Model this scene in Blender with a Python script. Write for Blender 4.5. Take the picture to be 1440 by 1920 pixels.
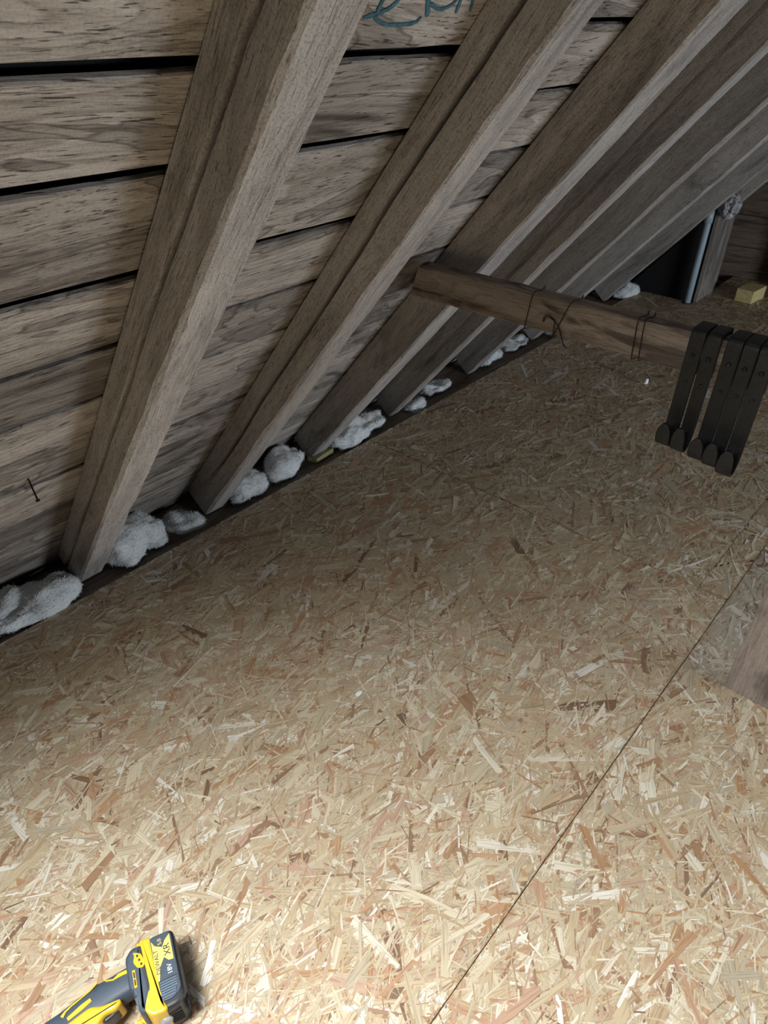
import bpy, bmesh, math, random
import numpy as np
from mathutils import Matrix, Vector, noise

for o in list(bpy.data.objects): bpy.data.objects.remove(o, do_unlink=True)
scene = bpy.context.scene
COL = scene.collection
RND = random.Random(7)

# ---------------------------------------------------------------- camera
cam = bpy.data.cameras.new('camera')
cam.sensor_fit = 'HORIZONTAL'; cam.sensor_width = 36.0
cam.lens = 36.0 * 1268.75 / 1440.0
cam.clip_start = 0.02
camo = bpy.data.objects.new('camera', cam); COL.objects.link(camo)
camo.matrix_world = Matrix(((0.74494618, -0.38934957, 0.54172143, 0.0),
                            (0.66710974, 0.44017295, -0.60100946, 0.0),
                            (-0.00444834, 0.80910734, 0.58764404, 1.175),
                            (0, 0, 0, 1)))
scene.camera = camo

# ---------------------------------------------------------------- frame of the roof slope
TH = math.radians(50.14); CT, ST = math.cos(TH), math.sin(TH)
X0 = -1.468                 # rafter underside meets floor level here
RD = 0.095                  # rafter depth
SH = -RD * CT / ST          # along-slope offset of sheathing joints
ROOF = Matrix.Translation((X0, 0, 0)) @ Matrix.Rotation(-TH, 4, 'Y')
RIDGE_X = 0.62
S_TOP = (RIDGE_X - X0) / CT

# ---------------------------------------------------------------- world, daylight, exposure
w = bpy.data.worlds.new('world'); scene.world = w; w.use_nodes = True
w.node_tree.nodes['Background'].inputs[0].default_value = (0.75, 0.85, 1.0, 1)
w.node_tree.nodes['Background'].inputs[1].default_value = 0.6

def area(name, mat, sx, sy, watts, col):
    l = bpy.data.lights.new(name, 'AREA'); l.shape = 'RECTANGLE'; l.size = sx; l.size_y = sy
    l.energy = watts; l.color = col
    o = bpy.data.objects.new(name, l); COL.objects.link(o); o.matrix_world = mat
    return o
# roof window in this slope, just left of the frame (between the two next rafters)
WX0, WX1, WY0, WY1 = 1.2215, 2.2625, -0.695, -0.201      # pane
IX0, IX1, IY0, IY1, ZI, ZP = 1.2685, 2.2525, -0.628, -0.160, 0.093, 0.328   # inner opening, its height, pane height
area('rooflight_daylight', ROOF @ Matrix.Translation(((WX0+WX1)/2, (WY0+WY1)/2, ZP)),
     WX1-WX0, WY1-WY0, 98.0, (0.97, 0.99, 1.0))
# fill lamp added in the unseen opposite slope
RIDGE_Z = (RIDGE_X - X0) * ST / CT
OPP = Matrix.Translation((2*RIDGE_X - X0, 0, 0)) @ Matrix.Rotation(math.pi, 4, 'Z') @ Matrix.Rotation(-TH, 4, 'Y')
area('opposite_fill_lamp', OPP @ Matrix.Translation((0.47, -1.9, RD + 0.03)), 0.6, 1.0, 78.0, (0.84, 0.92, 1.0))

vs = scene.view_settings
vs.view_transform = 'Standard'; vs.look = 'None'; vs.gamma = 1.0; vs.use_curve_mapping = False
vs.exposure = 0.0

# ---------------------------------------------------------------- helpers
def link(o, parent=None):
    COL.objects.link(o)
    if parent is not None: o.parent = parent
    return o
def tag(o, label=None, cat=None, group=None, kind=None):
    if label: o['label'] = label
    if cat: o['category'] = cat
    if group: o['group'] = group
    if kind: o['kind'] = kind
    return o
def empty(name, mat=None, loc=None):
    o = bpy.data.objects.new(name, None); COL.objects.link(o); o.empty_display_size = 0.05
    if mat is not None: o.matrix_world = mat
    if loc is not None: o.location = loc
    return o
def mesh_obj(name, verts, faces, mat, parent=None, smooth=False):
    me = bpy.data.meshes.new(name); me.from_pydata([tuple(v) for v in verts], [], faces); me.update()
    if mat: me.materials.append(mat)
    if smooth: me.polygons.foreach_set('use_smooth', [True]*len(me.polygons))
    return link(bpy.data.objects.new(name, me), parent)
def bm_obj(name, bm, mat, parent=None, smooth=False):
    me = bpy.data.meshes.new(name); bmesh.ops.recalc_face_normals(bm, faces=bm.faces); bm.to_mesh(me); bm.free()
    if mat: me.materials.append(mat)
    if smooth: me.polygons.foreach_set('use_smooth', [True]*len(me.polygons))
    return link(bpy.data.objects.new(name, me), parent)
def add_box(bm, lo, hi, bev=0.0, mat=None):
    c = [(a+b)/2 for a, b in zip(lo, hi)]; s = [abs(b-a) for a, b in zip(lo, hi)]
    r = bmesh.ops.create_cube(bm, size=1.0, matrix=(mat or Matrix()) @ Matrix.Translation(c) @ Matrix.Diagonal((*s, 1)))
    if bev > 0:
        es = list({e for v in r['verts'] for e in v.link_edges})
        bmesh.ops.bevel(bm, geom=es, offset=bev, segments=2, affect='EDGES', profile=0.6)
def box(name, lo, hi, mat, parent=None, bev=0.0):
    bm = bmesh.new(); add_box(bm, lo, hi, bev); return bm_obj(name, bm, mat, parent)
def tube_geo(pts, r, seg=8, caps=True):
    """verts, faces of a tube along pts; r a number or list"""
    P = [Vector(p) for p in pts]; n = len(P); V = []; F = []
    up = Vector((0.13, 0.27, 0.95))
    for i, p in enumerate(P):
        t = (P[min(i+1, n-1)] - P[max(i-1, 0)]).normalized()
        a = t.cross(up)
        if a.length < 1e-4: a = t.cross(Vector((1, 0, 0)))
        a.normalize(); b = t.cross(a)
        ri = r[i] if isinstance(r, (list, tuple)) else r
        for k in range(seg):
            q = 2*math.pi*k/seg; V.append(p + a*(ri*math.cos(q)) + b*(ri*math.sin(q)))
    for i in range(n-1):
        for k in range(seg):
            F.append((i*seg+k, i*seg+(k+1) % seg, (i+1)*seg+(k+1) % seg, (i+1)*seg+k))
    if caps:
        F.append(tuple(range(seg-1, -1, -1))); F.append(tuple((n-1)*seg+k for k in range(seg)))
    return V, F
def tube(name, pts, r, mat, parent=None, seg=8):
    V, F = tube_geo(pts, r, seg); return mesh_obj(name, V, F, mat, parent, True)
def smooth_path(pts, n=6):
    """Catmull-Rom through pts"""
    P = [Vector(p) for p in pts]; P = [P[0]*2-P[1]] + P + [P[-1]*2-P[-2]]; out = []
    for i in range(1, len(P)-2):
        a, b, c, d = P[i-1:i+3]
        for k in range(n):
            t = k/n
            out.append(0.5*((2*b)+(c-a)*t+(2*a-5*b+4*c-d)*t*t+(3*b-a-3*c+d)*t**3))
    out.append(P[-2]); return out
def extrude_poly(pts, z0, z1, bev=0.0, mat=None):
    bm = bmesh.new()
    f = bm.faces.new([bm.verts.new((x, y, z0)) for x, y in pts])
    r = bmesh.ops.extrude_face_region(bm, geom=[f])
    top = [v for v in r['geom'] if isinstance(v, bmesh.types.BMVert)]
    for v in top: v.co.z = z1
    if bev:
        es = [e for e in bm.edges if all(abs(v.co.z - z1) < 1e-7 for v in e.verts)]
        bmesh.ops.bevel(bm, geom=es, offset=bev, segments=3, affect='EDGES', profile=0.5)
    return bm
def rounded(pts, r, n=4):
    """round the corners of a polygon"""
    out = []; N = len(pts)
    for i in range(N):
        p = Vector(pts[i]); a = Vector(pts[i-1]); b = Vector(pts[(i+1) % N])
        ra = min(r, (a-p).length*0.45, (b-p).length*0.45)
        s = p + (a-p).normalized()*ra; e = p + (b-p).normalized()*ra
        for k in range(n+1):
            t = k/n; q = s*(1-t)**2 + p*2*t*(1-t) + e*t*t; out.append((q.x, q.y))
    return out

# ---------------------------------------------------------------- materials
def new_mat(name):
    m = bpy.data.materials.new(name); m.use_nodes = True
    return m, m.node_tree, m.node_tree.nodes['Principled BSDF']
def N(nt, t, **kw):
    n = nt.nodes.new(t)
    for k, v in kw.items():
        if k in n.inputs.keys(): n.inputs[k].default_value = v
        else: setattr(n, k, v)
    return n
def ramp(nt, stops, interp='LINEAR'):
    r = nt.nodes.new('ShaderNodeValToRGB'); cr = r.color_ramp; cr.interpolation = interp
    while len(cr.elements) > 1: cr.elements.remove(cr.elements[-1])
    cr.elements[0].position = stops[0][0]; cr.elements[0].color = (*stops[0][1], 1)
    for p, c in stops[1:]:
        e = cr.elements.new(p); e.color = (*c, 1)
    return r
def mixc(nt, blend, fac, a, b):
    m = nt.nodes.new('ShaderNodeMix'); m.data_type = 'RGBA'; m.blend_type = blend
    for s, v in ((0, fac), (6, a), (7, b)):
        if hasattr(v, 'is_linked') or hasattr(v, 'links'): nt.links.new(v, m.inputs[s])
        else: m.inputs[s].default_value = v if s == 0 else (*v, 1)
    return m.outputs[2]
def plain(name, col, rough=0.5, metal=0.0, bump=0.0, bscale=400.0, vary=0.0):
    m, nt, b = new_mat(name)
    b.inputs['Roughness'].default_value = rough; b.inputs['Metallic'].default_value = metal
    tc = N(nt, 'ShaderNodeTexCoord'); no = N(nt, 'ShaderNodeTexNoise', Scale=bscale, Detail=4.0)
    nt.links.new(tc.outputs['Object'], no.inputs['Vector'])
    lo = tuple(c*(1-vary) for c in col); hi = tuple(min(1, c*(1+vary)) for c in col)
    r = ramp(nt, [(0.3, lo), (0.7, hi)]); nt.links.new(no.outputs['Fac'], r.inputs['Fac'])
    nt.links.new(r.outputs['Color'], b.inputs['Base Color'])
    if bump:
        bp = N(nt, 'ShaderNodeBump', Strength=bump, Distance=0.002)
        nt.links.new(no.outputs['Fac'], bp.inputs['Height']); nt.links.new(bp.outputs['Normal'], b.inputs['Normal'])
    return m
def wood(name, axis, dark, mid, light, stain=0.6, stain_col=(0.035, 0.026, 0.022), grain=160.0, bump=0.5, rough=0.85,
         vary=0.35, stain_lo=0.53, stain_hi=0.62, stain_scale=5.0, spots=0.5, rings=0.5, tide=False, speckle=0.3):
    """old sawn timber: grain along axis (0 x, 1 y, 2 z), water stains, dark flecks"""
    m, nt, b = new_mat(name); L = nt.links.new
    tc = N(nt, 'ShaderNodeTexCoord'); oi = N(nt, 'ShaderNodeObjectInfo')
    off = N(nt, 'ShaderNodeVectorMath', operation='SCALE'); off.inputs[0].default_value = (17.3, 29.1, 11.7)
    L(oi.outputs['Random'], off.inputs['Scale'])
    add = N(nt, 'ShaderNodeVectorMath', operation='ADD'); L(tc.outputs['Object'], add.inputs[0]); L(off.outputs[0], add.inputs[1])
    # slow warp so the grain wanders
    wn = N(nt, 'ShaderNodeTexNoise', Scale=3.0, Detail=0.0); L(add.outputs[0], wn.inputs['Vector'])
    wsub = N(nt, 'ShaderNodeVectorMath', operation='SUBTRACT'); wsub.inputs[1].default_value = (.5, .5, .5); L(wn.outputs['Color'], wsub.inputs[0])
    wsc = N(nt, 'ShaderNodeVectorMath', operation='SCALE'); wsc.inputs['Scale'].default_value = 0.05; L(wsub.outputs[0], wsc.inputs[0])
    wad = N(nt, 'ShaderNodeVectorMath', operation='ADD'); L(add.outputs[0], wad.inputs[0]); L(wsc.outputs[0], wad.inputs[1])
    def stretched(along, across, src=None):
        mp = N(nt, 'ShaderNodeMapping'); s = [across]*3; s[axis] = along
        mp.inputs['Scale'].default_value = s; L((src or wad).outputs[0], mp.inputs['Vector']); return mp
    g1 = N(nt, 'ShaderNodeTexNoise', Scale=1.0, Detail=3.0, Roughness=0.65); L(stretched(grain*0.045, grain).outputs[0], g1.inputs['Vector'])
    g2 = N(nt, 'ShaderNodeTexNoise', Scale=1.0, Detail=2.0, Roughness=0.5, Distortion=0.6); L(stretched(2.2, 26.0).outputs[0], g2.inputs['Vector'])
    mx = N(nt, 'ShaderNodeMath', operation='MULTIPLY_ADD'); L(g1.outputs['Fac'], mx.inputs[0]); mx.inputs[1].default_value = 0.55
    hf = N(nt, 'ShaderNodeMath', operation='MULTIPLY'); L(g2.outputs['Fac'], hf.inputs[0]); hf.inputs[1].default_value = 0.45
    L(hf.outputs[0], mx.inputs[2])
    cr = ramp(nt, [(0.33, dark), (0.48, mid), (0.66, light)]); L(mx.outputs[0], cr.inputs['Fac'])
    col = cr.outputs['Color']
    # growth rings / cathedral figure
    wv = N(nt, 'ShaderNodeTexNoise', Scale=1.0, Detail=1.0, Distortion=0.4); L(stretched(1.1, 9.0).outputs[0], wv.inputs['Vector'])
    wm = N(nt, 'ShaderNodeMath', operation='MULTIPLY'); L(wv.outputs['Fac'], wm.inputs[0]); wm.inputs[1].default_value = 14.0
    fr = N(nt, 'ShaderNodeMath', operation='FRACT'); L(wm.outputs[0], fr.inputs[0])
    rr = ramp(nt, [(0.0, (1, 1, 1)), (0.75, (0.82, 0.8, 0.78)), (0.93, (0.55, 0.5, 0.46)), (1.0, (1, 1, 1))]); L(fr.outputs[0], rr.inputs['Fac'])
    col = mixc(nt, 'MULTIPLY', rings, col, rr.outputs['Color'])
    # flecks of checked, blackened grain
    fl = N(nt, 'ShaderNodeTexNoise', Scale=1.0, Detail=2.0, Roughness=0.6); L(stretched(26.0, 420.0).outputs[0], fl.inputs['Vector'])
    fr2 = ramp(nt, [(0.61, (0, 0, 0)), (0.67, (1, 1, 1))]); L(fl.outputs['Fac'], fr2.inputs['Fac'])
    fm = N(nt, 'ShaderNodeMath', operation='MULTIPLY'); L(fr2.outputs['Color'], fm.inputs[0]); fm.inputs[1].default_value = spots
    col = mixc(nt, 'MIX', fm.outputs[0], col, stain_col)
    # water stains
    if stain:
        sn = N(nt, 'ShaderNodeTexNoise', Scale=1.0, Detail=3.0, Roughness=0.62, Distortion=0.8); L(stretched(stain_scale*0.45, stain_scale*1.7, add).outputs[0], sn.inputs['Vector'])
        sr = ramp(nt, [(0.515, (0, 0, 0)), (0.528, (.8, .8, .8)), (0.545, (.35, .35, .35)), (0.60, (.4, .4, .4)), (0.68, (1, 1, 1))] if tide else [(stain_lo, (0, 0, 0)), (stain_hi, (1, 1, 1))]); L(sn.outputs['Fac'], sr.inputs['Fac'])
        sm = N(nt, 'ShaderNodeMath', operation='MULTIPLY'); L(sr.outputs['Color'], sm.inputs[0]); sm.inputs[1].default_value = stain
        col = mixc(nt, 'MIX', sm.outputs[0], col, stain_col)
    sp = N(nt, 'ShaderNodeTexNoise', Scale=330.0, Detail=1.0, Roughness=0.7); L(add.outputs[0], sp.inputs['Vector'])
    spr = ramp(nt, [(0.33, (0.45, 0.44, 0.43)), (0.5, (1, 1, 1)), (0.68, (1.0, 1.0, 1.0))]); L(sp.outputs['Fac'], spr.inputs['Fac'])
    col = mixc(nt, 'MULTIPLY', speckle, col, spr.outputs['Color'])
    # object to object variation
    vr = ramp(nt, [(0.0, (1-vary, 1-vary, 1-vary)), (1.0, (1.0, 1.0, 1.0))]); L(oi.outputs['Random'], vr.inputs['Fac'])
    col = mixc(nt, 'MULTIPLY', 1.0, col, vr.outputs['Color'])
    L(col, b.inputs['Base Color']); b.inputs['Roughness'].default_value = rough
    b.inputs['Specular IOR Level'].default_value = 0.25
    bp = N(nt, 'ShaderNodeBump', Strength=bump, Distance=0.003)
    ad2 = N(nt, 'ShaderNodeMath', operation='SUBTRACT'); L(mx.outputs[0], ad2.inputs[0]); L(fm.outputs[0], ad2.inputs[1])
    L(ad2.outputs[0], bp.inputs['Height']); L(bp.outputs['Normal'], b.inputs['Normal'])
    return m
M = {}
M['sheath'] = wood('sheathing_wood', 1, (0.19, 0.17, 0.152), (0.455, 0.415, 0.375), (0.62, 0.57, 0.52), stain=0.85, grain=420, rings=0.7, spots=0.85, tide=True)
M['rafter'] = wood('rafter_wood', 0, (0.235, 0.215, 0.20), (0.44, 0.41, 0.385), (0.58, 0.55, 0.52), stain=0.6, speckle=0.6, grain=480, rings=0.2, spots=0.5, vary=0.25, stain_lo=0.58, stain_hi=0.75)
M['beam'] = wood('beam_wood', 0, (0.15, 0.12, 0.098), (0.34, 0.285, 0.24), (0.45, 0.39, 0.335), stain=0.7, grain=400, rings=0.5, spots=0.3, vary=0.0, stain_scale=9.0)
M['post'] = wood('post_wood', 2, (0.17, 0.13, 0.11), (0.31, 0.255, 0.22), (0.42, 0.35, 0.31), stain=0.5, grain=300, rings=0.3, spots=0.25, vary=0.0)
M['plate'] = wood('plate_wood', 1, (0.09, 0.075, 0.062), (0.19, 0.158, 0.13), (0.26, 0.22, 0.18), stain=0.4, vary=0.0)
M['gable'] = wood('gable_wood', 0, (0.09, 0.068, 0.052), (0.2, 0.152, 0.115), (0.28, 0.215, 0.165), stain=0.5, grain=120, vary=0.3)
M['offcut'] = wood('new_softwood', 0, (0.5, 0.38, 0.14), (0.72, 0.58, 0.27), (0.8, 0.68, 0.36), stain=0.0, grain=200, rings=0.5, spots=0.05, vary=0.0)
M['unseen_dark'] = wood('darkened_unseen_board', 1, (0.02, 0.017, 0.015), (0.045, 0.038, 0.033), (0.07, 0.06, 0.052), stain=0.4, vary=0.3)  # boards out of view, colour darkened to cut bounced light
M['scrap'] = plain('yellowed_scrap', (0.30, 0.27, 0.13), 0.8, vary=0.3, bscale=60)
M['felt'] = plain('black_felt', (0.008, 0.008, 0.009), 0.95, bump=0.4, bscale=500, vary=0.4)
M['greyboard'] = wood('grey_board', 2, (0.12, 0.105, 0.09), (0.26, 0.235, 0.21), (0.34, 0.31, 0.28), stain=0.4, grain=120, vary=0.0)
M['pipe'] = plain('grey_plastic_pipe', (0.36, 0.45, 0.52), 0.35, vary=0.06, bscale=30)
M['foil'] = plain('crumpled_plastic', (0.36, 0.36, 0.37), 0.3, bump=1.0, bscale=60, vary=0.3)
M['iron'] = plain('black_iron', (0.013, 0.014, 0.016), 0.5, 0.3, bump=0.3, bscale=250, vary=0.5)
M['wire'] = plain('rusty_wire', (0.03, 0.022, 0.018), 0.7, 0.3, vary=0.3)
M['nail'] = plain('rusty_nail', (0.03, 0.022, 0.018), 0.7, 0.5, vary=0.3)
M['ink'] = plain('blue_marker', (0.045, 0.125, 0.16), 0.7, vary=0.35, bscale=120)
M['chip'] = plain('white_chip', (0.85, 0.86, 0.86), 0.7, vary=0.05)
M['dark'] = plain('dark_void', (0.02, 0.018, 0.016), 0.95, vary=0.3)
M['lead'] = plain('painted_window_frame', (0.5, 0.5, 0.48), 0.5, vary=0.1, bscale=20)
M['dslate'] = plain('slate_rubber', (0.048, 0.07, 0.098), 0.5, bump=0.15, bscale=900, vary=0.15)
M['dsteel'] = plain('blue_grey_plastic', (0.10, 0.15, 0.20), 0.45, vary=0.1)
M['dblack'] = plain('black_plastic', (0.022, 0.024, 0.027), 0.45, vary=0.2)
M['dyellow'] = plain('yellow_plastic', (0.80, 0.50, 0.03), 0.35, vary=0.03, bscale=40)
M['dlabel'] = plain('yellow_label', (0.86, 0.66, 0.16), 0.45, vary=0.03, bscale=40)
M['dwhite'] = plain('white_print', (0.85, 0.87, 0.88), 0.5, vary=0.02)
M['chrome'] = plain('steel_chuck', (0.3, 0.3, 0.31), 0.3, 0.9, vary=0.1)

def insulation_mat():
    m, nt, b = new_mat('mineral_wool'); L = nt.links.new
    tc = N(nt, 'ShaderNodeTexCoord'); n1 = N(nt, 'ShaderNodeTexNoise', Scale=22.0, Detail=6.0, Roughness=0.7); n2 = N(nt, 'ShaderNodeTexNoise', Scale=160.0, Detail=4.0, Roughness=0.7)
    mp = N(nt, 'ShaderNodeMapping'); mp.inputs['Scale'].default_value = (1.0, 0.35, 1.6)
    L(tc.outputs['Object'], n1.inputs['Vector']); L(tc.outputs['Object'], mp.inputs[0]); L(mp.outputs[0], n2.inputs['Vector'])
    r = ramp(nt, [(0.30, (0.60, 0.62, 0.62)), (0.45, (0.80, 0.83, 0.84)), (0.7, (0.90, 0.93, 0.95))]); L(n1.outputs['Fac'], r.inputs['Fac'])
    L(r.outputs['Color'], b.inputs['Base Color']); b.inputs['Roughness'].default_value = 0.9
    bp = N(nt, 'ShaderNodeBump', Strength=0.8, Distance=0.006); L(n2.outputs['Fac'], bp.inputs['Height']); L(bp.outputs['Normal'], b.inputs['Normal'])
    return m
M['wool'] = insulation_mat()

def strand_mat(name, grey=0.0):
    m, nt, b = new_mat(name); L = nt.links.new
    ge = N(nt, 'ShaderNodeNewGeometry'); uv = N(nt, 'ShaderNodeUVMap')
    stops = [(0.00, (0.24, 0.145, 0.09)), (0.02, (0.36, 0.22, 0.135)), (0.09, (0.54, 0.32, 0.165)), (0.17, (0.60, 0.405, 0.30)), (0.25, (0.56, 0.42, 0.26)),
             (0.38, (0.60, 0.475, 0.305)), (0.52, (0.67, 0.55, 0.365)), (0.64, (0.54, 0.47, 0.345)), (0.74, (0.70, 0.595, 0.415)), (0.86, (0.78, 0.69, 0.51)), (0.95, (0.86, 0.80, 0.66)), (1.0, (0.93, 0.90, 0.82))]
    stops = [(p, tuple(c*0.87 for c in cc)) for p, cc in stops]
    if grey:
        stops = [(p, tuple(c*(1-grey) + g*grey for c, g in zip(cc, [0.75*(0.3*cc[0]+0.6*cc[1]+0.1*cc[2])]*3))) for p, cc in stops]
    r = ramp(nt, stops); L(ge.outputs['Random Per Island'], r.inputs['Fac'])
    mp = N(nt, 'ShaderNodeMapping'); mp.inputs['Scale'].default_value = (14.0, 330.0, 1.0); L(uv.outputs[0], mp.inputs[0])
    gn = N(nt, 'ShaderNodeTexNoise', Scale=1.0, Detail=2.0, Roughness=0.6); L(mp.outputs[0], gn.inputs['Vector'])
    gr = ramp(nt, [(0.3, (0.62, 0.58, 0.54)), (0.5, (0.95, 0.94, 0.93)), (0.7, (1, 1, 1))]); L(gn.outputs['Fac'], gr.inputs['Fac'])
    col = mixc(nt, 'MULTIPLY', 1.0, r.outputs['Color'], gr.outputs['Color'])
    L(col, b.inputs['Base Color']); b.inputs['Roughness'].default_value = 0.5
    b.inputs['Specular IOR Level'].default_value = 0.4
    bp = N(nt, 'ShaderNodeBump', Strength=0.35, Distance=0.001); L(gn.outputs['Fac'], bp.inputs['Height']); L(bp.outputs['Normal'], b.inputs['Normal'])
    return m
M['strand'] = strand_mat('pressed_wood_strands')
M['strand_grey'] = strand_mat('greyer_wood_strands', 0.35)  # greyer, darker copy of the strand colours
M['osb_core'] = plain('strand_board_core', (0.42, 0.3, 0.17), 0.8, bump=0.4, bscale=90, vary=0.45)

# ---------------------------------------------------------------- floor: strand-board panels, each a slab faced with pressed strands
floor = tag(empty('floor', loc=(0, 0, 0)), 'strand board attic floor with tight panel joints', None, None, 'structure')
def strands(name, x0, x1, y0, y1, count, mat, parent, seed, along=1):
    rg = np.random.default_rng(seed); n = count
    Lg = np.clip(rg.lognormal(math.log(0.064), 0.55, n), 0.012, 0.17)
    W = np.clip(rg.lognormal(math.log(0.0076), 0.62, n), 0.0016, 0.026)
    thin = rg.random(n) < 0.45
    W[thin] = rg.uniform(0.0010, 0.0034, thin.sum()); Lg[thin] = rg.uniform(0.012, 0.07, thin.sum())
    W = np.minimum(W, Lg*0.6)
    base = math.pi/2 if along else 0.0
    ang = base + rg.normal(0, 0.62, n); rnd = rg.random(n) < 0.30; ang[rnd] = rg.uniform(0, math.pi, rnd.sum())
    cx = rg.uniform(x0, x1, n); cy = rg.uniform(y0, y1, n); cz = rg.uniform(0.0, 0.0016, n)
    cz[thin] = rg.uniform(0.0009, 0.0019, thin.sum())
    tx = rg.normal(0, 0.008, n); ty = rg.normal(0, 0.05, n)
    j = lambda s: rg.uniform(-s, s, n)
    lx = np.stack([-Lg/2*(1+j(.12)), j(.2)*Lg, Lg/2*(1+j(.12)), Lg/2*(1+j(.12)), j(.2)*Lg, -Lg/2*(1+j(.12))], 1)
    ly = np.stack([-W/2*(1+j(.5)), -W/2*(1+j(.25)), -W/2*(1+j(.6)), W/2*(1+j(.6)), W/2*(1+j(.25)), W/2*(1+j(.5))], 1)
    ca, sa = np.cos(ang)[:, None], np.sin(ang)[:, None]
    X = cx[:, None] + lx*ca - ly*sa; Y = cy[:, None] + lx*sa + ly*ca
    X += np.maximum(0, x0 - X.min(1))[:, None] - np.maximum(0, X.max(1) - x1)[:, None]      # keep every strand inside its panel
    Y += np.maximum(0, y0 - Y.min(1))[:, None] - np.maximum(0, Y.max(1) - y1)[:, None]
    X = np.clip(X, x0, x1); Y = np.clip(Y, y0, y1)
    Z = np.clip(cz[:, None] + lx*tx[:, None] + ly*ty[:, None], 0.0, 0.003) - 0.001
    co = np.stack([X, Y, Z], 2).reshape(-1, 3)
    me = bpy.data.meshes.new(name)
    me.vertices.add(6*n); me.vertices.foreach_set('co', co.ravel())
    me.loops.add(6*n); me.loops.foreach_set('vertex_index', np.arange(6*n))
    me.polygons.add(n); me.polygons.foreach_set('loop_start', np.arange(n)*6); me.polygons.foreach_set('loop_total', np.full(n, 6))
    u = me.uv_layers.new(name='UVMap'); o1 = rg.uniform(0, 50, (n, 1))
    u.data.foreach_set('uv', np.stack([lx+o1, ly+o1*0.37], 2).reshape(-1).astype(np.float32))
    me.update(calc_edges=True); me.materials.append(mat)
    return tag(link(bpy.data.objects.new(name, me), parent), kind='stuff')
def panel(x0, x1, y0, y1, dens, seed, mat='strand', dz=0.0, along=1):
    p = box('strand_board_panel', (x0, y0, -0.018), (x1, y1, -0.0012), M['osb_core'], floor)
    p.location.z = dz
    strands('pressed_strands', x0, x1, y0, y1, int(dens*(x1-x0)*(y1-y0)), M[mat], p, seed, along)
    return p
G = 0.0007
panel(-1.405, -0.192-G, -0.95, 1.487-G, 21000, 1)
panel(-1.405, -0.262, 1.487+G, 3.61, 14000, 2)
panel(-0.262, -0.192-G, 1.4955, 3.61, 9000, 22)
panel(-0.192+G, 1.03, -1.23, 1.212-G, 18000, 33)
panel(-0.192+G, 1.03, 1.212+G, 3.61, 11000, 4, 'strand_grey', -0.002)
panel(-1.118, 1.03, 3.612, 4.195, 7000, 5)
panel(-1.405, -0.192, -2.6, -0.952, 1500, 6); box('floor_boards', (1.032, -2.6, -0.018), (2.6, 4.195, 0.0), M['unseen_dark'], floor); panel(-0.19, 1.03, -2.6, -1.232, 1500, 8)
box('underfloor_light_block', (-2.0, -2.6, -0.20), (3.3, 4.2, -0.16), M['dark'], floor)  # unseen dark sheet added to keep light from coming up beneath
for y in np.arange(-2.4, 4.2, 0.405):
    box('joist', (-1.95, y, -0.16), (3.1, y+0.05, -0.02), M['plate'], floor)

# ---------------------------------------------------------------- roof slope: sheathing boards
ceiling = empty('ceiling', mat=ROOF); tag(ceiling, 'steep sloping roof underside of weathered sheathing boards', None, None, 'structure')
def board(x0, x1, y0, y1, seed, parent=ceiling, t=0.008, z=RD, mat='sheath', name='sheathing_board', n=18):
    """a board with slightly ragged edges; own origin at its corner"""
    rg = random.Random(seed); V = []; F = []
    n = max(2, int((y1-y0)/0.06))
    dz = rg.uniform(-0.0, 0.004)
    for i in range(n+1):
        y = (y1-y0)*i/n
        e0 = x0 + 0.0035*(noise.noise((y*3.1, seed*1.7, 0)) + 0.5*noise.noise((y*14, seed*1.7, 3)))
        e1 = x1 + 0.0035*(noise.noise((y*3.1, seed*1.7, 9)) + 0.5*noise.noise((y*14, seed*1.7, 13)))
        b = 0.002
        for (x, zz) in ((e0, b), (e0+b, 0), (e1-b, 0), (e1, b), (e1, t), (e0, t)):
            V.append((x-x0, y, zz+dz))
    k = 6
    for i in range(n):
        for q in range(k):
            F.append((i*k+q, (i+1)*k+q, (i+1)*k+(q+1) % k, i*k+(q+1) % k))
    F.append(tuple(range(k))); F.append(tuple(n*k+q for q in range(k-1, -1, -1)))
    o = mesh_obj(name, V, F, M[mat], parent); o.location = (x0, y0, z); return o
JA = [-0.36, -0.22, -0.10, 0.030, 0.185, 0.310, 0.440, 0.611, 0.752, 0.875, 1.024, 1.182, 1.357, 1.486, 1.63, 1.77, 1.91, 2.05, 2.19, 2.33, 2.47, 2.61, 2.75, 2.89, 3.03, 3.17, 3.33]
GAPA = {1.486: .0125, 1.357: .010, 1.182: .011, 1.024: .009, 0.875: .006, 0.752: .004, 0.611: .009, 0.44: .004}
JB = [-0.36, -0.2, -0.05, 0.09, 0.21, 0.335, 0.45, 0.569, 0.722, 0.855, 0.987, 1.135, 1.268, 1.402, 1.526, 1.66, 1.80, 1.94, 2.08, 2.22, 2.36, 2.5, 2.64, 2.78, 2.92, 3.06, 3.2, 3.33]
GAPB = {1.526: .010, 1.402: .007, 1.268: .009, 1.135: .006, .987: .006}
YJ = 0.888
mark_board = None
for i in range(len(JA)-1):
    a, b = JA[i], JA[i+1]; ga, gb = 0.75*GAPA.get(a, .004), 0.75*GAPA.get(b, .004)
    lo, hi = a+ga+SH, b-gb+SH
    if 1.18 < a < 2.3:
        board(lo, hi, -2.6, -0.64, 100+i); o = board(lo, hi, -0.15, YJ-0.002, 200+i)
    else:
        o = board(lo, hi, -2.6, YJ-0.002, 200+i)
    if abs(a-1.486) < 1e-6: mark_board = o
for i in range(len(JB)-1):
    a, b = JB[i], JB[i+1]; ga, gb = 0.7*GAPB.get(a, .004), 0.7*GAPB.get(b, .004)
    board(a+ga+SH, b-gb+SH, YJ+0.002, 4.2, 300+i)
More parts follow.
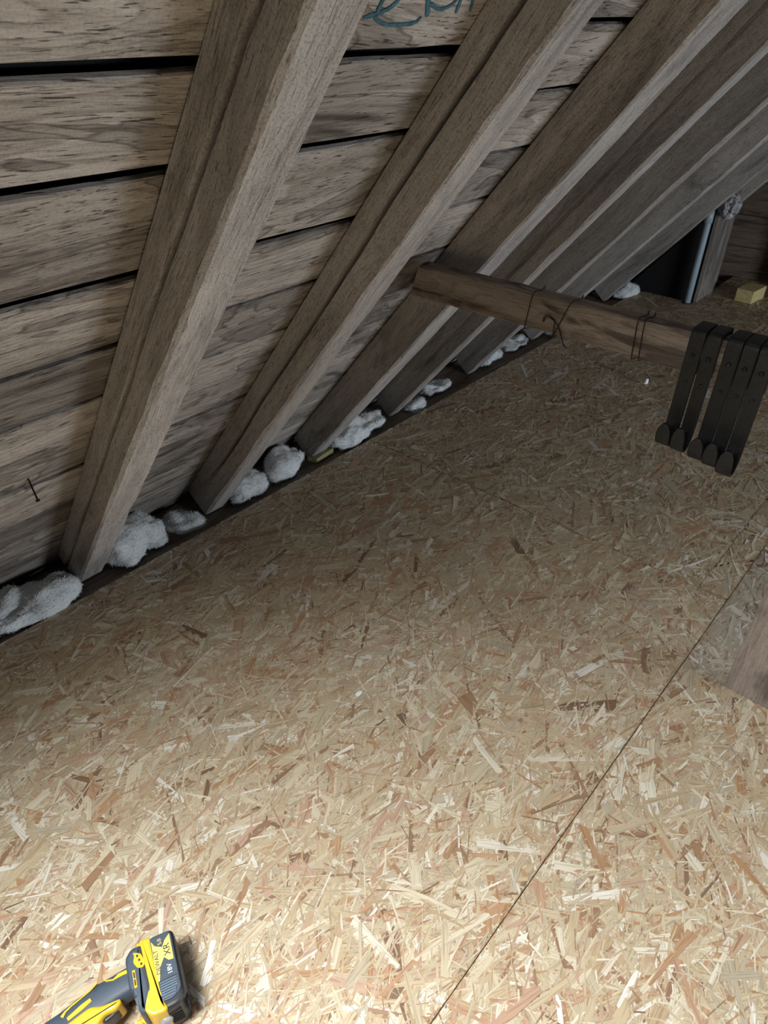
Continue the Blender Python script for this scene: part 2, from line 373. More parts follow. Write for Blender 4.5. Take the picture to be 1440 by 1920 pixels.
fx0, fx1, fy0, fy1 = WX0-0.05, WX1+0.05, WY0-0.01, IY1+0.01
felt = mesh_obj('roofing_felt', [(-0.6, -2.6, RD+.03), (-0.6, 4.2, RD+.03), (fx0, 4.2, RD+.03), (fx0, -2.6, RD+.03),
     (fx1, -2.6, RD+.03), (fx1, 4.2, RD+.03), (S_TOP+0.1, 4.2, RD+.03), (S_TOP+0.1, -2.6, RD+.03),
     (fx0, fy0, RD+.03), (fx1, fy0, RD+.03), (fx0, fy1, RD+.03), (fx1, fy1, RD+.03)],
     [(0, 1, 2, 3), (4, 5, 6, 7), (3, 8, 9, 4), (10, 2, 5, 11)], M['felt'], ceiling)

# opposite slope and gables close the attic
opp = empty('ceiling', mat=OPP); tag(opp, 'opposite roof slope of plain sheathing boards behind the camera side', None, None, 'structure')
for i in range(23):
    a = 0.145*i - 0.1
    if 0.17 < a < 0.75:
        board(a, a+0.142, -4.2, -2.42, 500+i, opp, mat='unseen_dark'); board(a, a+0.142, -1.38, 2.6, 530+i, opp, mat='unseen_dark')
    else: board(a, a+0.142, -4.2, 2.6, 500+i, opp, mat='unseen_dark')
def gable(name, y, t, mat='gable'):
    rz = RIDGE_Z + 0.1; xl, xr = X0-0.3, 2*RIDGE_X-X0+0.3
    g = tag(empty(name, loc=(0, y, 0)), None, None, None, 'structure')
    h = 0.16; k = 0
    z = -0.16
    while z < rz:
        xa = X0 - 0.15 + max(z, -0.16)/math.tan(TH) - 0.16; xb = 2*RIDGE_X - xa
        if xb - xa < 0.1: break
        box('wall_board', (xa, 0, z), (xb, t, min(z+h-0.004, rz)), M[mat], g); z += h; k += 1
    return g
gable('wall_far', 4.2, 0.03)['label'] = 'far gable wall of brown horizontal boards'
gable('wall_back', -2.63, 0.03, 'unseen_dark')['label'] = 'back gable wall of brown horizontal boards'

# roof window just beside the frame
win = empty('window_1', mat=ROOF); tag(win, 'small roof window between two rafters', None, None, 'structure')
zt = ZP + 0.03
box('window_lining', (WX0-0.10, WY0-0.02, ZI), (WX0, IY1+0.02, zt), M['lead'], win)
box('window_lining', (WX1, WY0-0.02, ZI), (WX1+0.16, IY1+0.02, zt), M['lead'], win)
box('window_lining', (WX0, WY0-0.02, ZI), (WX1, WY0, zt), M['lead'], win)
box('window_lining', (WX0, IY1, ZI), (WX1, IY1+0.02, zt), M['lead'], win)
box('window_lip', (WX0-0.10, WY0, ZI-0.004), (IX0, IY1, ZI), M['lead'], win)
box('window_lip', (IX0, WY0-0.02, ZI-0.004), (WX1, IY0, ZI), M['lead'], win)
box('window_frame', (WX0, WY1, ZP-0.01), (WX1, IY1, zt), M['lead'], win)
box('pane', (WX0, WY0, ZP+0.012), (WX1, WY1, ZP+0.018), M['chip'], win)
fill_open = empty('fill_opening', mat=OPP); tag(fill_open, 'added opening for the fill lamp in the opposite slope', None, None, 'structure')
box('pane', (0.15, -2.45, RD+0.08), (0.80, -1.35, RD+0.086), M['chip'], fill_open)  # pane added behind the unseen fill lamp

# ---------------------------------------------------------------- rafters
def rafter(label, yl, yh, wl, wh, seed, groove=None, depth=RD, s0=-0.02, s1=None, rough=0.0016, tilt=0.0):
    """yl / yh: left face at the foot and at slope length 1.56; wl / wh widths there"""
    s1 = s1 or S_TOP - 0.02; n = 72; V = []; F = []
    for i in range(n+1):
        s = s0 + (s1-s0)*i/n; t = s/1.56
        y0 = (yl+(yh-yl)*t) - yl; wd = wl+(wh-wl)*min(t, 1.2)
        ns = lambda k, f=7.0, a=rough: a*(noise.noise((s*f, seed*3.3+k*5.1, k)) + 0.6*noise.noise((s*f*4, seed*3.3+k*5.1, k+40)))
        c = 0.004 + abs(ns(21, 5, 0.006)); c2 = 0.004 + abs(ns(22, 5, 0.006))
        prof = [(y0+c+ns(1), 0+ns(2)), (y0+wd-c2+ns(3), 0+ns(4)), (y0+wd+ns(5), c2+ns(6)), (y0+wd, depth-0.001), (y0, depth-0.001)]
        side = []
        if groove:
            for (g0, g1, dep, sa, sb) in groove:
                gz = g0 + (g1-g0)*t + ns(9, 4, 0.004)
                fade = max(0.0, min(1.0, (s-sa)/0.15)) * max(0.0, min(1.0, (sb-s)/0.15))
                side += [(y0+ns(7), gz+0.005), (y0+dep*fade, gz+0.0015), (y0+dep*fade, gz-0.0015), (y0+ns(7), gz-0.005-0.003*fade)]
        prof += side + [(y0+ns(8), c+ns(10))]
        V += [(s, y, z) for y, z in prof]
    k = len(prof)
    for i in range(n):
        for q in range(k):
            F.append((i*k+q, i*k+(q+1) % k, (i+1)*k+(q+1) % k, (i+1)*k+q))
    F.append(tuple(range(k-1, -1, -1))); F.append(tuple(n*k+q for q in range(k)))
    o = mesh_obj('rafter', V, F, M['rafter'])
    o.matrix_world = ROOF @ Matrix.Translation((0, yl, 0))
    tag(o, label, 'rafter', 'rafters under the roof slope'); return o
rafter('nearest and widest rafter, long split along its shaded side, left of the picture', 0.446, 0.448, 0.074, 0.070, 1, [(0.058, 0.052, 0.012, -1, 3)])
rafter('second rafter from the left, deep dark crack along its shaded side', 0.851, 0.852, 0.067, 0.069, 2, [(0.052, 0.060, 0.02, 0.1, 3)])
rafter('third rafter from the left, with the horizontal tie beam fixed to its side', 1.272, 1.290, 0.064, 0.105, 3)
rafter('fourth rafter from the left, first one passing behind the tie beam', 1.675, 1.724, 0.052, 0.062, 4, [(0.04, 0.06, 0.006, 0.2, 3)])
rafter('fifth rafter from the left, second one passing behind the tie beam', 2.165, 2.225, 0.05, 0.05, 5)
rafter('sixth rafter from the left, third one behind the tie beam', 2.66, 2.80, 0.05, 0.05, 6)
rafter('rafter beside the grey pipe, with torn pale lower edge', 3.36, 3.45, 0.045, 0.045, 7, rough=0.004)
rafter('most distant rafter, in front of the far gable wall', 3.90, 3.93, 0.05, 0.05, 8)
for y, lb in ((0.041, 'rafter just outside the left edge of the picture'), (-0.80, 'rafter just behind the roof window, outside the picture')):
    rafter(lb, y, y, 0.07, 0.07, 20+int(y*10))

# wall plate under the rafter feet
tag(box('wall_plate', (-1.60, -2.6, -0.10), (-1.42, 4.19, -0.014), M['plate'], None, 0.004), 'dark timber wall plate running along the eave under the rafter feet', 'wall plate')

# ---------------------------------------------------------------- tie beam, wires, brackets
bx0, bx1 = -1.005, -0.105; by0, by1 = 1.222, 1.262; bz0, bz1 = 0.653, 0.725
V = []; F = []; n = 50
for i in range(n+1):
    t = i/n; x = bx0 + (bx1-bx0)*t
    nn = lambda k: 0.0018*(noise.noise((x*6, k*3.7, 1)) + 0.7*noise.noise((x*25, k*3.7, 5)))
    tw = 0.0; c = 0.003
    pr = [(by0+c, bz0+nn(1)), (by0+nn(2), bz0+c+nn(1)), (by0+nn(2), bz1-c+nn(3)), (by0+c, bz1+nn(3)), (by1, bz1+nn(4)), (by1, bz0+nn(1))]
    for (y, z) in pr:
        xs = x - (0.022*(bz1-z)/(bz1-bz0) - 0.014)*(1-t)**6
        V.append((xs-bx0, y-by0, z-bz0))
k = 6
for i in range(n):
    for q in range(k): F.append((i*k+q, i*k+(q+1) % k, (i+1)*k+(q+1) % k, (i+1)*k+q))
F.append(tuple(range(k-1, -1, -1))); F.append(tuple(n*k+q for q in range(k)))
beam = mesh_obj('tie_beam', V, F, M['beam']); beam.location = (bx0, by0, bz0)
tag(beam, 'brown horizontal tie beam carrying the black iron brackets', 'beam')

def wire_loop(name, x, slant, tail, label):
    e = 0.003
    loop = [(x, by0-e, bz0-e), (x+slant*0.5, by0-e-0.002, (bz0+bz1)/2), (x+slant, by0-e, bz1+e), (x+slant+.004, (by0+by1)/2, bz1+e+.001), (x+slant, by1+e*.5, bz1+e*.6), (x, by1+e*.5, bz0-e), (x, by0-e, bz0-e)]
    pts = smooth_path(loop, 5) + ([Vector(p) for p in smooth_path(tail, 6)] if tail else [])
    o = tube(name, pts, 0.0011, M['wire']); tag(o, label, 'wire'); return o
f_ = by0-0.004
wire_loop('tie_wire', -0.70, 0.012, None, 'thin dark wire loop tied round the beam near its left end')
wire_loop('tie_wire', -0.632, 0.03, [(-0.632, f_, 0.685), (-0.645, f_-.004, 0.694), (-0.655, f_-.003, 0.688), (-0.657, f_, 0.676), (-0.648, f_-.003, 0.690), (-0.628, f_-.002, 0.682), (-0.617, f_, 0.665), (-0.603, f_-.006, 0.645), (-0.592, f_-.008, 0.638)],
          'dark twisted wire tied round the beam with a loose curling tail')
wire_loop('tie_wire', -0.462, -0.002, None, 'straight thin wire round the beam beside the brown stains')
wire_loop('tie_wire', -0.448, -0.003, None, 'straight thin wire round the beam nearest to the iron brackets')

def bracket(x, wd, z_low, lean, tip, label, seed):
    """flat iron strap hooked over the beam with an upturned toe; path in (y, z)"""
    t = 0.0055; y_f = by0 - 0.0035
    path = [(by1+0.006, bz1-0.03), (by1+0.006, bz1+0.004), (by1-0.004, bz1+0.009), (by0+0.006, bz1+0.009), (y_f-0.002, bz1+0.004), (y_f-0.003, bz1-0.02), (y_f-0.004, bz0),
            (y_f-0.006, bz0-0.06), (y_f-0.007, z_low+0.045), (y_f-0.010, z_low+0.02), (y_f-0.018, z_low+0.006), (y_f-0.03, z_low), (y_f-0.042, z_low+0.006), (y_f-0.049, z_low+0.02), (y_f-0.051, z_low+tip)]
    P = [Vector((0, y, z)) for y, z in path]; P = smooth_path(P, 3); n = len(P); V = []; F = []
    for i, p in enumerate(P):
        tg = (P[min(i+1, n-1)] - P[max(i-1, 0)]).normalized(); nr = Vector((0, -tg.z, tg.y))
        lx = lean*(bz1-p.z)
        end = max(0.0, (i-(n-4))/3.0); hw = wd/2*(1-0.62*end**3)
        for sx, sn in ((-hw, -t/2), (hw, -t/2), (hw, t/2), (-hw, t/2)):
            q = p + nr*sn; V.append((q.x+sx+lx, q.y-by0, q.z-bz1))
    for i in range(n-1):
        for q in range(4): F.append((i*4+q, i*4+(q+1) % 4, (i+1)*4+(q+1) % 4, (i+1)*4+q))
    F.append((3, 2, 1, 0)); F.append(tuple((n-1)*4+q for q in range(4)))
    root = empty('iron_bracket', loc=(x, by0, bz1)); tag(root, label, 'bracket', 'iron brackets hung on the tie beam')
    st = mesh_obj('strap', V, F, M['iron'], root)
    bv = st.modifiers.new('bevel', 'BEVEL'); bv.width = 0.0012; bv.segments = 2; bv.limit_method = 'ANGLE'
    for zz in (-0.035, -0.085):
        bm = bmesh.new(); bmesh.ops.create_uvsphere(bm, u_segments=10, v_segments=6, radius=0.0042)
        for v in bm.verts: v.co = Vector((v.co.x + lean*(-zz), v.co.y*0.5 - 0.0105, v.co.z+zz))
        bm_obj('rivet', bm, M['iron'], root, True)
    return root
ZL = 0.478
bracket(-0.352, 0.0265, ZL+0.044, 0.0, 0.05, 'leftmost black iron bracket hanging from the tie beam', 1)
bracket(-0.3235, 0.0245, ZL+0.042, 0.0, 0.052, 'second black iron bracket from the left on the tie beam', 2)
bracket(-0.289, 0.0265, ZL+0.038, 0.0, 0.048, 'middle black iron bracket on the tie beam, just right of the widest gap', 3)
bracket(-0.262, 0.0255, ZL+0.034, 0.0, 0.052, 'fourth black iron bracket from the left on the tie beam', 4)
bracket(-0.2345, 0.027, ZL+0.026, 0.0, 0.055, 'rightmost black iron bracket on the tie beam, hanging lowest', 5)

# post at the right edge
V = []; F = []; n = 30
for i in range(n+1):
    z = 1.60*i/n; nn = lambda k: 0.0012*noise.noise((z*9, k*2.3, 7))
    for (x, y) in ((nn(1), 0.003), (0.003, nn(2)), (0.117, nn(3)), (0.12, 0.003), (0.12, 0.045), (nn(1), 0.045)): V.append((x, y, z))
for i in range(n):
    for q in range(6): F.append((i*6+q, i*6+(q+1) % 6, (i+1)*6+(q+1) % 6, (i+1)*6+q))
F.append(tuple(range(5, -1, -1))); F.append(tuple(n*6+q for q in range(6)))
post = mesh_obj('wooden_post', V, F, M['post']); post.location = (-0.101, 1.214, -0.002)
tag(post, 'pale brown wooden post standing on the floor at the right edge', 'post')

# ---------------------------------------------------------------- mineral wool tufts in the eave
def wool(label, y0, y1, x, zt, zb, wx, seed, fibres=4500):
    bm = bmesh.new(); bmesh.ops.create_icosphere(bm, subdivisions=5, radius=1.0)
    ry, rz = (y1-y0)/2, (zt-zb)/2; rg = random.Random(seed)
    off = Vector((seed*7.7, seed*3.1, seed*1.3)); pts = []
    for v in bm.verts:
        p = v.co.copy()
        q = Vector([math.copysign(abs(c)**0.72, c) for c in p])       # boxier than a ball
        wpos = Vector((q.x*wx, q.y*ry, q.z*rz))
        a = wpos + Vector((0.02*noise.noise(wpos*18+off), 0, 0.02*noise.noise(wpos*18+off*2)))
        crease = abs(noise.noise(Vector((a.x*26, a.y*16, a.z*40))+off))
        d = 0.030*noise.noise(wpos*11+off) + 0.014*noise.noise(wpos*30+off) - 0.010*(0.3-crease)*(crease < 0.3) + 0.0022*noise.noise(Vector((a.x*60, a.y*34, a.z*90))+off)
        v.co = wpos + p*d
        if v.co.z < -rz: v.co.z = -rz
        pts.append((v.co.copy(), p))
    o = bm_obj('insulation_tuft', bm, M['wool'], None, True); o.location = (x, (y0+y1)/2, (zt+zb)/2)
    V = []; F = []
    for _ in range(fibres):                                            # loose fibres standing off the surface
        c, p = rg.choice(pts)
        d = (p*0.45 + Vector((rg.gauss(0, .7), rg.gauss(0, 1.1), rg.gauss(0, .6)))).normalized(); L = rg.uniform(0.005, 0.015)
        sd = d.cross(Vector((rg.random(), rg.random(), rg.random()))).normalized()*rg.uniform(0.0002, 0.0006)
        b = c - d*0.004; m = b + d*L*0.6 + Vector((0, 0, rg.uniform(-.002, .002))); e = b + d*L + Vector((0, 0, rg.uniform(-.004, .002)))
        k = len(V); V += [b-sd, b+sd, m-sd, m+sd, e]; F += [(k, k+1, k+3, k+2), (k+2, k+3, k+4)]
    tag(mesh_obj('fibres', V, F, M['wool'], o), kind='stuff')
    tag(o, label, 'insulation', 'mineral wool tufts along the eave'); return o
wool('long low white wool roll at the left edge, before the nearest rafter foot', 0.135, 0.430, -1.475, 0.04, -0.014, 0.062, 1)
wool('largest bright white wool tuft, right beside the nearest rafter foot', 0.545, 0.705, -1.468, 0.095, -0.014, 0.052, 2)
wool('small pale wool tuft tucked under the second rafter foot', 0.725, 0.83, -1.50, 0.012, -0.060, 0.05, 3)
wool('bright elongated wool tuft just right of the second rafter foot', 0.935, 1.06, -1.465, 0.062, -0.014, 0.045, 4)
wool('greyish fluffy wool tuft left of the third rafter foot', 1.085, 1.25, -1.49, 0.058, -0.014, 0.05, 5)
wool('shiny crumpled wool tuft between third and fourth rafter feet', 1.36, 1.62, -1.465, 0.05, -0.014, 0.05, 6)
wool('low streaky wool tuft at the fourth rafter foot', 1.745, 1.84, -1.47, 0.01, -0.05, 0.05, 7)
wool('short wool tuft with a white cut end before the fifth rafter', 1.875, 2.03, -1.49, 0.025, -0.014, 0.045, 8)
wool('narrow white wool tuft under the tie beam', 2.25, 2.40, -1.49, 0.035, -0.014, 0.04, 9)
wool('grey wool tuft behind the tie beam', 2.46, 2.635, -1.50, 0.018, -0.014, 0.05, 10)
wool('dim wool tuft at the sixth rafter foot', 2.76, 2.98, -1.48, 0.012, -0.05, 0.05, 11)
wool('distant pale wool tuft above the tie beam, left of the black panel', 3.43, 3.60, -1.45, 0.035, -0.014, 0.05, 12)
# yellow scrap
sc = mesh_obj('yellow_scrap', [(0, 0, 0), (.035, .01, .004), (.03, .09, .008), (-.01, .08, .002), (0, 0, .02), (.035, .01, .022), (.03, .09, .026), (-.01, .08, .02)],
              [(3, 2, 1, 0), (4, 5, 6, 7), (0, 1, 5, 4), (1, 2, 6, 5), (2, 3, 7, 6), (3, 0, 4, 7)], M['scrap'])
sc.location = (-1.475, 1.26, -0.014); tag(sc, 'small yellowish scrap in the eave by the third rafter foot', 'scrap')

# ---------------------------------------------------------------- boxed-in corner with pipe
bxn = empty('boxed_partition', loc=(-1.118, 3.63, 0)); tag(bxn, 'partition with a black panel painted for its dark opening and a grey side board behind the pipe', 'partition')
def slab(name, pts_xz, y0, y1, mat, parent):
    n = len(pts_xz); V = [(x, y0, z) for x, z in pts_xz] + [(x, y1, z) for x, z in pts_xz]
    F = [tuple(range(n-1, -1, -1)), tuple(range(n, 2*n))] + [(i, (i+1) % n, n+(i+1) % n, n+i) for i in range(n)]
    return mesh_obj(name, V, F, mat, parent)
zr = lambda x: (x - X0)*ST/CT
slab('dark_opening_panel', [(-0.40, -0.1), (-0.005, -0.1), (-0.005, zr(-1.123)+0.02), (-0.34, zr(-1.458)+0.02), (-0.40, 0.0)], 0.0, 0.02, M['felt'], bxn)  # darkness of the open cavity put into a black front panel
slab('side_board', [(-0.004, 0.0), (0.012, 0.0), (0.012, zr(-1.106)+0.06), (-0.004, zr(-1.122)+0.06)], -0.004, 0.245, M['greyboard'], bxn)
pp = empty('grey_pipe', loc=(-1.137, 3.585, 0)); tag(pp, 'slim grey-blue plastic pipe rising from the floor to the roof', 'pipe')
tube('pipe_run', [(0, 0, -0.1), (0, 0, 0.2), (0.001, 0, 0.40), (0.0, 0.0, 0.47)], 0.0155, M['pipe'], pp, 20)
tube('coupling', [(0, 0, 0.385), (0, 0, 0.387), (0, 0, 0.44), (0, 0, 0.442)], [0.016, 0.0195, 0.0195, 0.016], M['pipe'], pp, 20)
tube('dark_hole_disc', [(0, 0, -0.002), (0, 0, 0.003)], [0.028, 0.026], M['dark'], pp, 20)  # dark disc painted for the shaded floor hole round the pipe
bm = bmesh.new(); bmesh.ops.create_icosphere(bm, subdivisions=4, radius=1.0)
for v in bm.verts:
    p = v.co.copy(); d = 1 + 0.35*noise.noise(p*2.3) + 0.15*noise.noise(p*6)
    v.co = Vector((p.x*0.042*d, p.y*0.04*d, p.z*0.055*d))
o = bm_obj('plastic_wrap', bm, M['foil'], None); o.location = (-1.06, 3.60, 0.465); tag(o, 'crumpled grey plastic wrapped round the top of the pipe', 'plastic wrap')

# yellow offcut
bm = bmesh.new(); add_box(bm, (-0.085, 0, 0), (0, 0.15, 0.062), 0.002)
o = bm_obj('timber_offcut', bm, M['offcut']); o.location = (-0.885, 3.765, 0.002); o.rotation_euler = (0, 0, math.radians(-6))
tag(o, 'fresh yellow timber offcut lying on the far floor', 'offcut')
tag(box('timber_stud', (-0.865, 4.10, 0.001), (-0.80, 4.19, 0.9), M['greyboard'], None, 0.002), 'pale upright stud against the far gable wall', 'stud')

# ---------------------------------------------------------------- marker writing on the top board
def stroke(parts, x_off, y_off):
    V = []; F = []
    for pts, wd in parts:
        P = smooth_path([(a, b, 0) for a, b in pts], 6); n = len(P); s = len(V)
        for i, p in enumerate(P):
            t = (P[min(i+1, n-1)] - P[max(i-1, 0)]).normalized(); nr = Vector((-t.y, t.x, 0))
            ww = wd*(0.75 + 0.5*abs(noise.noise((i*0.5, wd*900, pts[0][0]*50))))*(0.6 if i in (0, n-1) else 1)
            for sg, zz in ((1, -0.0008), (-1, -0.0008), (-1, 0.003), (1, 0.003)):
                q = p + nr*ww/2*sg; V.append((q.x-x_off, q.y-y_off, zz))
        for i in range(n-1):
            for q in range(4): F.append((s+i*4+q, s+i*4+(q+1) % 4, s+(i+1)*4+(q+1) % 4, s+(i+1)*4+q))
        F.append((s+3, s+2, s+1, s)); F.append(tuple(s+(n-1)*4+q for q in range(4)))
    return V, F
strokes = [([(1.4548, 0.6464), (1.4588, 0.6631), (1.4647, 0.679), (1.4745, 0.6878), (1.4878, 0.6803), (1.487, 0.668), (1.475, 0.664), (1.462, 0.6640)], 0.006),
           ([(1.4588, 0.6631), (1.4524, 0.6701), (1.4469, 0.6883), (1.4465, 0.7114), (1.4485, 0.7354), (1.4553, 0.7433)], 0.0052),
           ([(1.4924, 0.7251), (1.4753, 0.7394), (1.4565, 0.7532)], 0.007),
           ([(1.4718, 0.747), (1.4653, 0.7649), (1.4673, 0.7808), (1.4761, 0.7906), (1.487, 0.790)], 0.0048),
           ([(1.4835, 0.7937), (1.4762, 0.7985), (1.4604, 0.8041)], 0.0048),
           ([(1.4889, 0.8149), (1.4766, 0.8229), (1.4625, 0.8304)], 0.0045)]
V, F = stroke(strokes, mark_board.location.x, mark_board.location.y)
mk = mesh_obj('marker_writing', V, F, M['ink'], mark_board); mk['label'] = 'blue marker writing on the board'

# nail sticking out of the sheathing, bay left of the nearest rafter
P0 = ROOF @ Vector((0.60+SH+0.06, 0.335, RD+0.01)); P1 = P0 + (ROOF.to_3x3() @ Vector((-0.035, 0.0, -0.045)))
nl = tube('nail', [P0-P0, (P1-P0)*0.94, (P1-P0)*0.945, P1-P0], [0.0016, 0.0016, 0.004, 0.004], M['nail']); nl.location = P0
tag(nl, 'rusty nail poking out of the roof boards left of the nearest rafter', 'nail')

# chips on the floor
def chip(name, label, loc, r, seed):
    bm = bmesh.new(); bmesh.ops.create_icosphere(bm, subdivisions=1, radius=1)
    for v in bm.verts: v.co = Vector((v.co.x*r[0], v.co.y*r[1], v.co.z*r[2]))*(1+0.4*noise.noise(v.co*1.7+Vector((seed, 0, 0))))
    z = min(v.co.z for v in bm.verts)
    for v in bm.verts: v.co.z -= z
    o = bm_obj(name, bm, M['chip']); o.location = (loc[0], loc[1], 0.0016); tag(o, label, 'chip', 'white chips on the floor')
chip('plaster_chip', 'small white chip on the shaded floor beyond the tie beam', (-0.878, 2.527), (0.010, 0.014, 0.012), 1)
chip('plaster_chip', 'tiny white chip on the floor at the edge of the light', (-0.677, 0.666), (0.007, 0.010, 0.003), 2)

# ---------------------------------------------------------------- cordless drill on its side
U = Vector((0.92, -0.39, 0)).normalized(); Vv = Vector((0.39, 0.92, 0)).normalized()
DM = Matrix(((U.x, Vv.x, 0, -0.54), (U.y, Vv.y, 0, 0.05), (0, 0, 1, 0.0015), (0, 0, 0, 1)))
drill = empty('cordless_drill', mat=DM); tag(drill, 'yellow and dark grey cordless drill lying on its side on the strand board', 'drill')
# battery pack: slab on edge, label face up
bat = bm_obj('battery_pack', extrude_poly(rounded([(-0.036, 0.026), (-0.036, 0.0655), (0.056, 0.0665), (0.067, 0.056), (0.068, 0.030), (0.058, 0.026)], 0.009), 0.004, 0.068, 0.006), M['dblack'], drill)
lab = bm_obj('label_panel', extrude_poly(rounded([(-0.034, 0.030), (-0.033, 0.0625), (0.050, 0.0630), (0.058, 0.050), (0.056, 0.030)], 0.008), 0.062, 0.0705, 0.0015), M['dslate'], bat)
bm_obj('yellow_label', extrude_poly([(-0.027, 0.0335), (-0.019, 0.0375), (-0.0135, 0.0475), (-0.0215, 0.0520), (-0.028, 0.0600), (0.0085, 0.0600), (0.0075, 0.0530), (0.0010, 0.0475), (0.0115, 0.0405), (0.030, 0.0365), (0.030, 0.0335)], 0.070, 0.0710), M['dlabel'], bat)
for i in range(7):
    a = 0.0325 + i*0.0033
    box('latch_rib', (a, 0.036, 0.070), (a+0.0018, 0.0595-0.0008*i*(i > 3), 0.0724), M['dsteel'], bat, 0.0006)
box('latch_groove', (0.0298, 0.0345, 0.0695), (0.0312, 0.0605, 0.0708), M['dblack'], bat)
for i in range(5):
    z = 0.020 + i*0.0068
    box('vent_slot', (0.052, 0.0655, z), (0.0665, 0.0672, z+0.0035), M['dark'], bat)
    box('vent_slot', (0.0660, 0.040, z), (0.0690, 0.056, z+0.0035), M['dark'], bat)
def text(s, size, u, v, rot, z, mat, parent, name):
    c = bpy.data.curves.new(name, 'FONT'); c.body = s; c.size = size; c.extrude = 0.0002; c.align_x = 'CENTER'; c.align_y = 'CENTER'
    t = bpy.data.objects.new(name, c); COL.objects.link(t)
    bpy.context.view_layer.update()
    me = bpy.data.meshes.new_from_object(t.evaluated_get(bpy.context.evaluated_depsgraph_get()))
    bpy.data.objects.remove(t, do_unlink=True); me.materials.clear(); me.materials.append(mat)
    o = link(bpy.data.objects.new(name, me), parent); o.location = (u, v, z); o.rotation_euler = (0, 0, rot); return o
RT = math.radians(180)
text('DEWALT', 0.0085, 0.004, 0.0375, RT, 0.0712, M['dblack'], bat, 'printed_letters')
text('XR', 0.0130, -0.0075, 0.0535, RT, 0.0712, M['dblack'], bat, 'printed_letters')
text('18V', 0.0090, 0.0195, 0.0525, RT, 0.0707, M['dwhite'], bat, 'printed_letters')
text('5.0', 0.0075, -0.0225, 0.0450, RT, 0.0707, M['dlabel'], bat, 'printed_letters')
# foot of the handle: yellow collar and slate housing
bm_obj('yellow_collar', extrude_poly(rounded([(-0.037, 0.018), (-0.036, 0.0335), (0.040, 0.0345), (0.056, 0.0365), (0.065, 0.041), (0.069, 0.037), (0.068, 0.020), (0.056, 0.010), (0.040, 0.018), (0.030, 0.022)], 0.005), 0.003, 0.0715, 0.0035), M['dyellow'], drill)
foot = bm_obj('foot_housing', extrude_poly(rounded([(-0.024, -0.006), (-0.034, 0.004), (-0.034, 0.019), (0.034, 0.024), (0.044, 0.016), (0.060, 0.012), (0.056, 0.004), (0.030, -0.001), (0.018, -0.006)], 0.005), 0.006, 0.0665, 0.006), M['dslate'], drill)
bm_obj('indicator_plate', extrude_poly(rounded([(-0.026, 0.006), (-0.020, 0.008), (-0.012, 0.005), (-0.002, 0.010), (0.000, 0.018), (-0.006, 0.021), (-0.020, 0.017)], 0.003), 0.066, 0.0678), M['dyellow'], foot)
for i, (a, b) in enumerate(((-0.020, 0.0105), (-0.0135, 0.0125), (-0.007, 0.0145))):
    box('indicator_dot', (a, b, 0.0675), (a+0.003, b+0.0025, 0.0684), M['dblack'], foot)
bm_obj('indicator_trim', extrude_poly([(-0.002, 0.002), (0.022, 0.002), (0.022, 0.006), (-0.002, 0.006)], 0.066, 0.0674), M['dyellow'], foot)
box('indicator_slot', (0.001, 0.003, 0.0670), (0.009, 0.005, 0.0678), M['dblack'], foot); box('indicator_slot', (0.011, 0.003, 0.0670), (0.019, 0.005, 0.0678), M['dblack'], foot)
bm_obj('clip_lug', extrude_poly(rounded([(-0.043, 0.010), (-0.043, 0.022), (-0.030, 0.022), (-0.030, 0.010)], 0.004), 0.03, 0.055, 0.003), M['dyellow'], foot)
bm_obj('clip_lug', extrude_poly(rounded([(0.046, -0.008), (0.046, 0.006), (0.060, 0.006), (0.058, -0.006)], 0.003), 0.01, 0.03, 0.003), M['dyellow'], foot)
bm = bmesh.new(); bmesh.ops.create_uvsphere(bm, u_segments=16, v_segments=8, radius=0.010)
for v in bm.verts: v.co = Vector((v.co.x*0.5+0.0695, v.co.y*0.9+0.033, v.co.z+0.040))
bm_obj('led_lens', bm, M['foil'], drill, True)
# handle: swept superellipse
def sweep(name, stations, mat, parent, seg=28, p=0.62):
    V = []; F = []; n = len(stations)
    for i, (cu, cv, hu, wc, hw, tu, tv) in enumerate(stations):
        for k in range(seg):
            q = 2*math.pi*k/seg; a = math.copysign(abs(math.cos(q))**p, math.cos(q)); b = math.copysign(abs(math.sin(q))**p, math.sin(q))
            V.append((cu + tu*a*hu, cv + tv*a*hu, wc + b*hw))
    for i in range(n-1):
        for k in range(seg): F.append((i*seg+k, i*seg+(k+1) % seg, (i+1)*seg+(k+1) % seg, (i+1)*seg+k))
    F.append(tuple(range(seg-1, -1, -1))); F.append(tuple((n-1)*seg+k for k in range(seg)))
    return mesh_obj(name, V, F, mat, parent, True)
hs = [(-0.001, 0.006, 0.021, .0), (-0.0015, -0.006, 0.0195, .02), (0.001, -0.024, 0.0195, .05), (0.004, -0.045, 0.0205, .12), (0.011, -0.070, 0.022, .2), (0.020, -0.095, 0.0235, .28), (0.029, -0.120, 0.026, .3)]
st = []
for (cu, cv, hu, sl) in hs:
    d = Vector((1, sl)).normalized(); st.append((cu, cv, hu, 0.036, 0.0175 if cv > -0.1 else 0.024, d.x, d.y))
hd = sweep('handle', st, M['dslate'], drill)
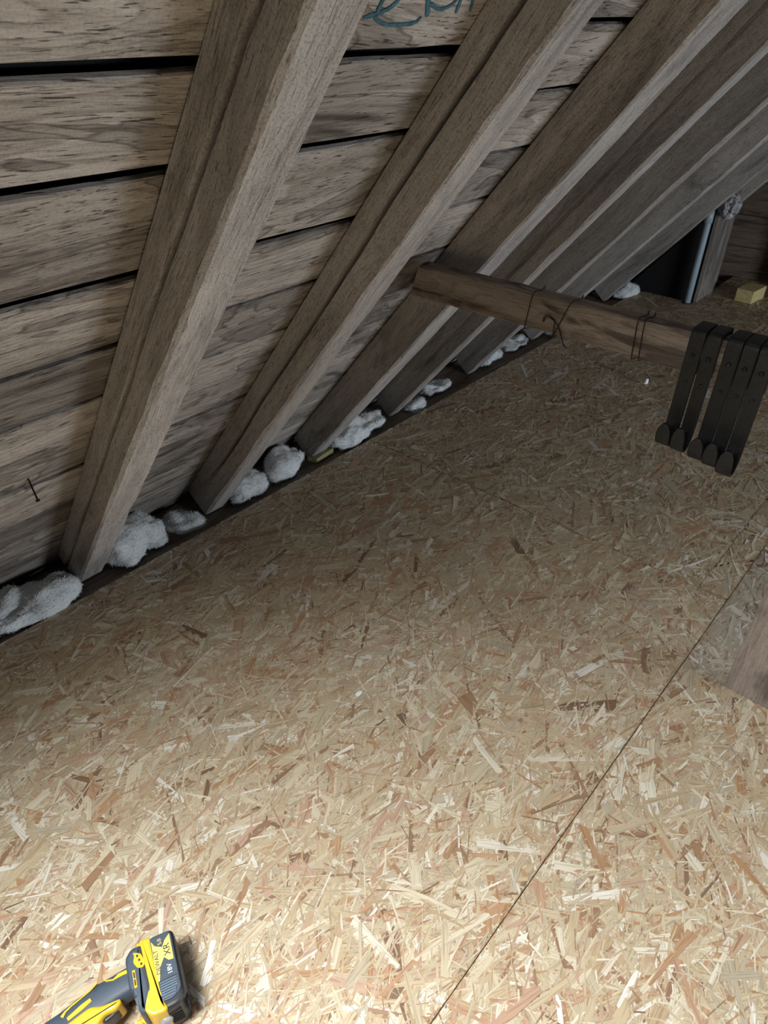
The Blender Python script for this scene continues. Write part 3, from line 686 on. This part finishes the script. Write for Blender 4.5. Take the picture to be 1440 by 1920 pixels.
def ribbon(pts, wd, z0=0.051, z1=0.0548):
    P = [Vector((a, b)) for a, b in pts]; n = len(P); L = []; R = []
    for i, p in enumerate(P):
        t = (P[min(i+1, n-1)]-P[max(i-1, 0)]).normalized(); nr = Vector((-t.y, t.x))
        ww = wd[i] if isinstance(wd, list) else wd
        L.append((p.x+nr.x*ww/2, p.y+nr.y*ww/2)); R.append((p.x-nr.x*ww/2, p.y-nr.y*ww/2))
    return extrude_poly(L + R[::-1], z0, z1)
bm_obj('yellow_inlay', ribbon([(-0.0165, -0.0385), (-0.011, -0.036), (-0.008, -0.026), (-0.0105, -0.018), (-0.0105, -0.006)], [.0016, .0016, .0022, .005, .005]), M['dyellow'], hd)
bm_obj('yellow_inlay', ribbon([(-0.014, -0.0475), (-0.008, -0.058), (0.000, -0.083), (0.004, -0.092), (0.009, -0.097)], [.0016, .0016, .002, .0025, .005]), M['dyellow'], hd)
bm_obj('yellow_inlay', ribbon([(0.004, -0.058), (0.008, -0.070), (0.015, -0.090)], [.005, .007, .005]), M['dyellow'], hd)
# trigger side
bm_obj('yellow_switch_housing', extrude_poly(rounded([(0.012, -0.060), (0.018, -0.046), (0.0195, -0.020), (0.026, -0.019), (0.031, -0.028), (0.030, -0.044), (0.040, -0.054), (0.046, -0.085), (0.036, -0.110), (0.022, -0.100)], 0.006), 0.018, 0.0562, 0.005), M['dyellow'], drill)
bm_obj('trigger', extrude_poly(rounded([(0.026, -0.022), (0.034, -0.030), (0.038, -0.046), (0.030, -0.048)], 0.004), 0.022, 0.046, 0.004), M['dblack'], drill)
bm_obj('motor_housing', extrude_poly(rounded([(0.005, -0.205), (0.002, -0.145), (0.020, -0.130), (0.050, -0.118), (0.125, -0.130), (0.150, -0.145), (0.150, -0.195), (0.125, -0.210)], 0.012), 0.002, 0.068, 0.016), M['dyellow'], drill)
V, F = tube_geo([(0.148, -0.170, 0.036), (0.160, -0.170, 0.036), (0.162, -0.170, 0.036), (0.190, -0.170, 0.036), (0.208, -0.170, 0.036)], [0.026, 0.024, 0.021, 0.021, 0.010], 24)
mesh_obj('chuck', V, F, M['dblack'], drill)
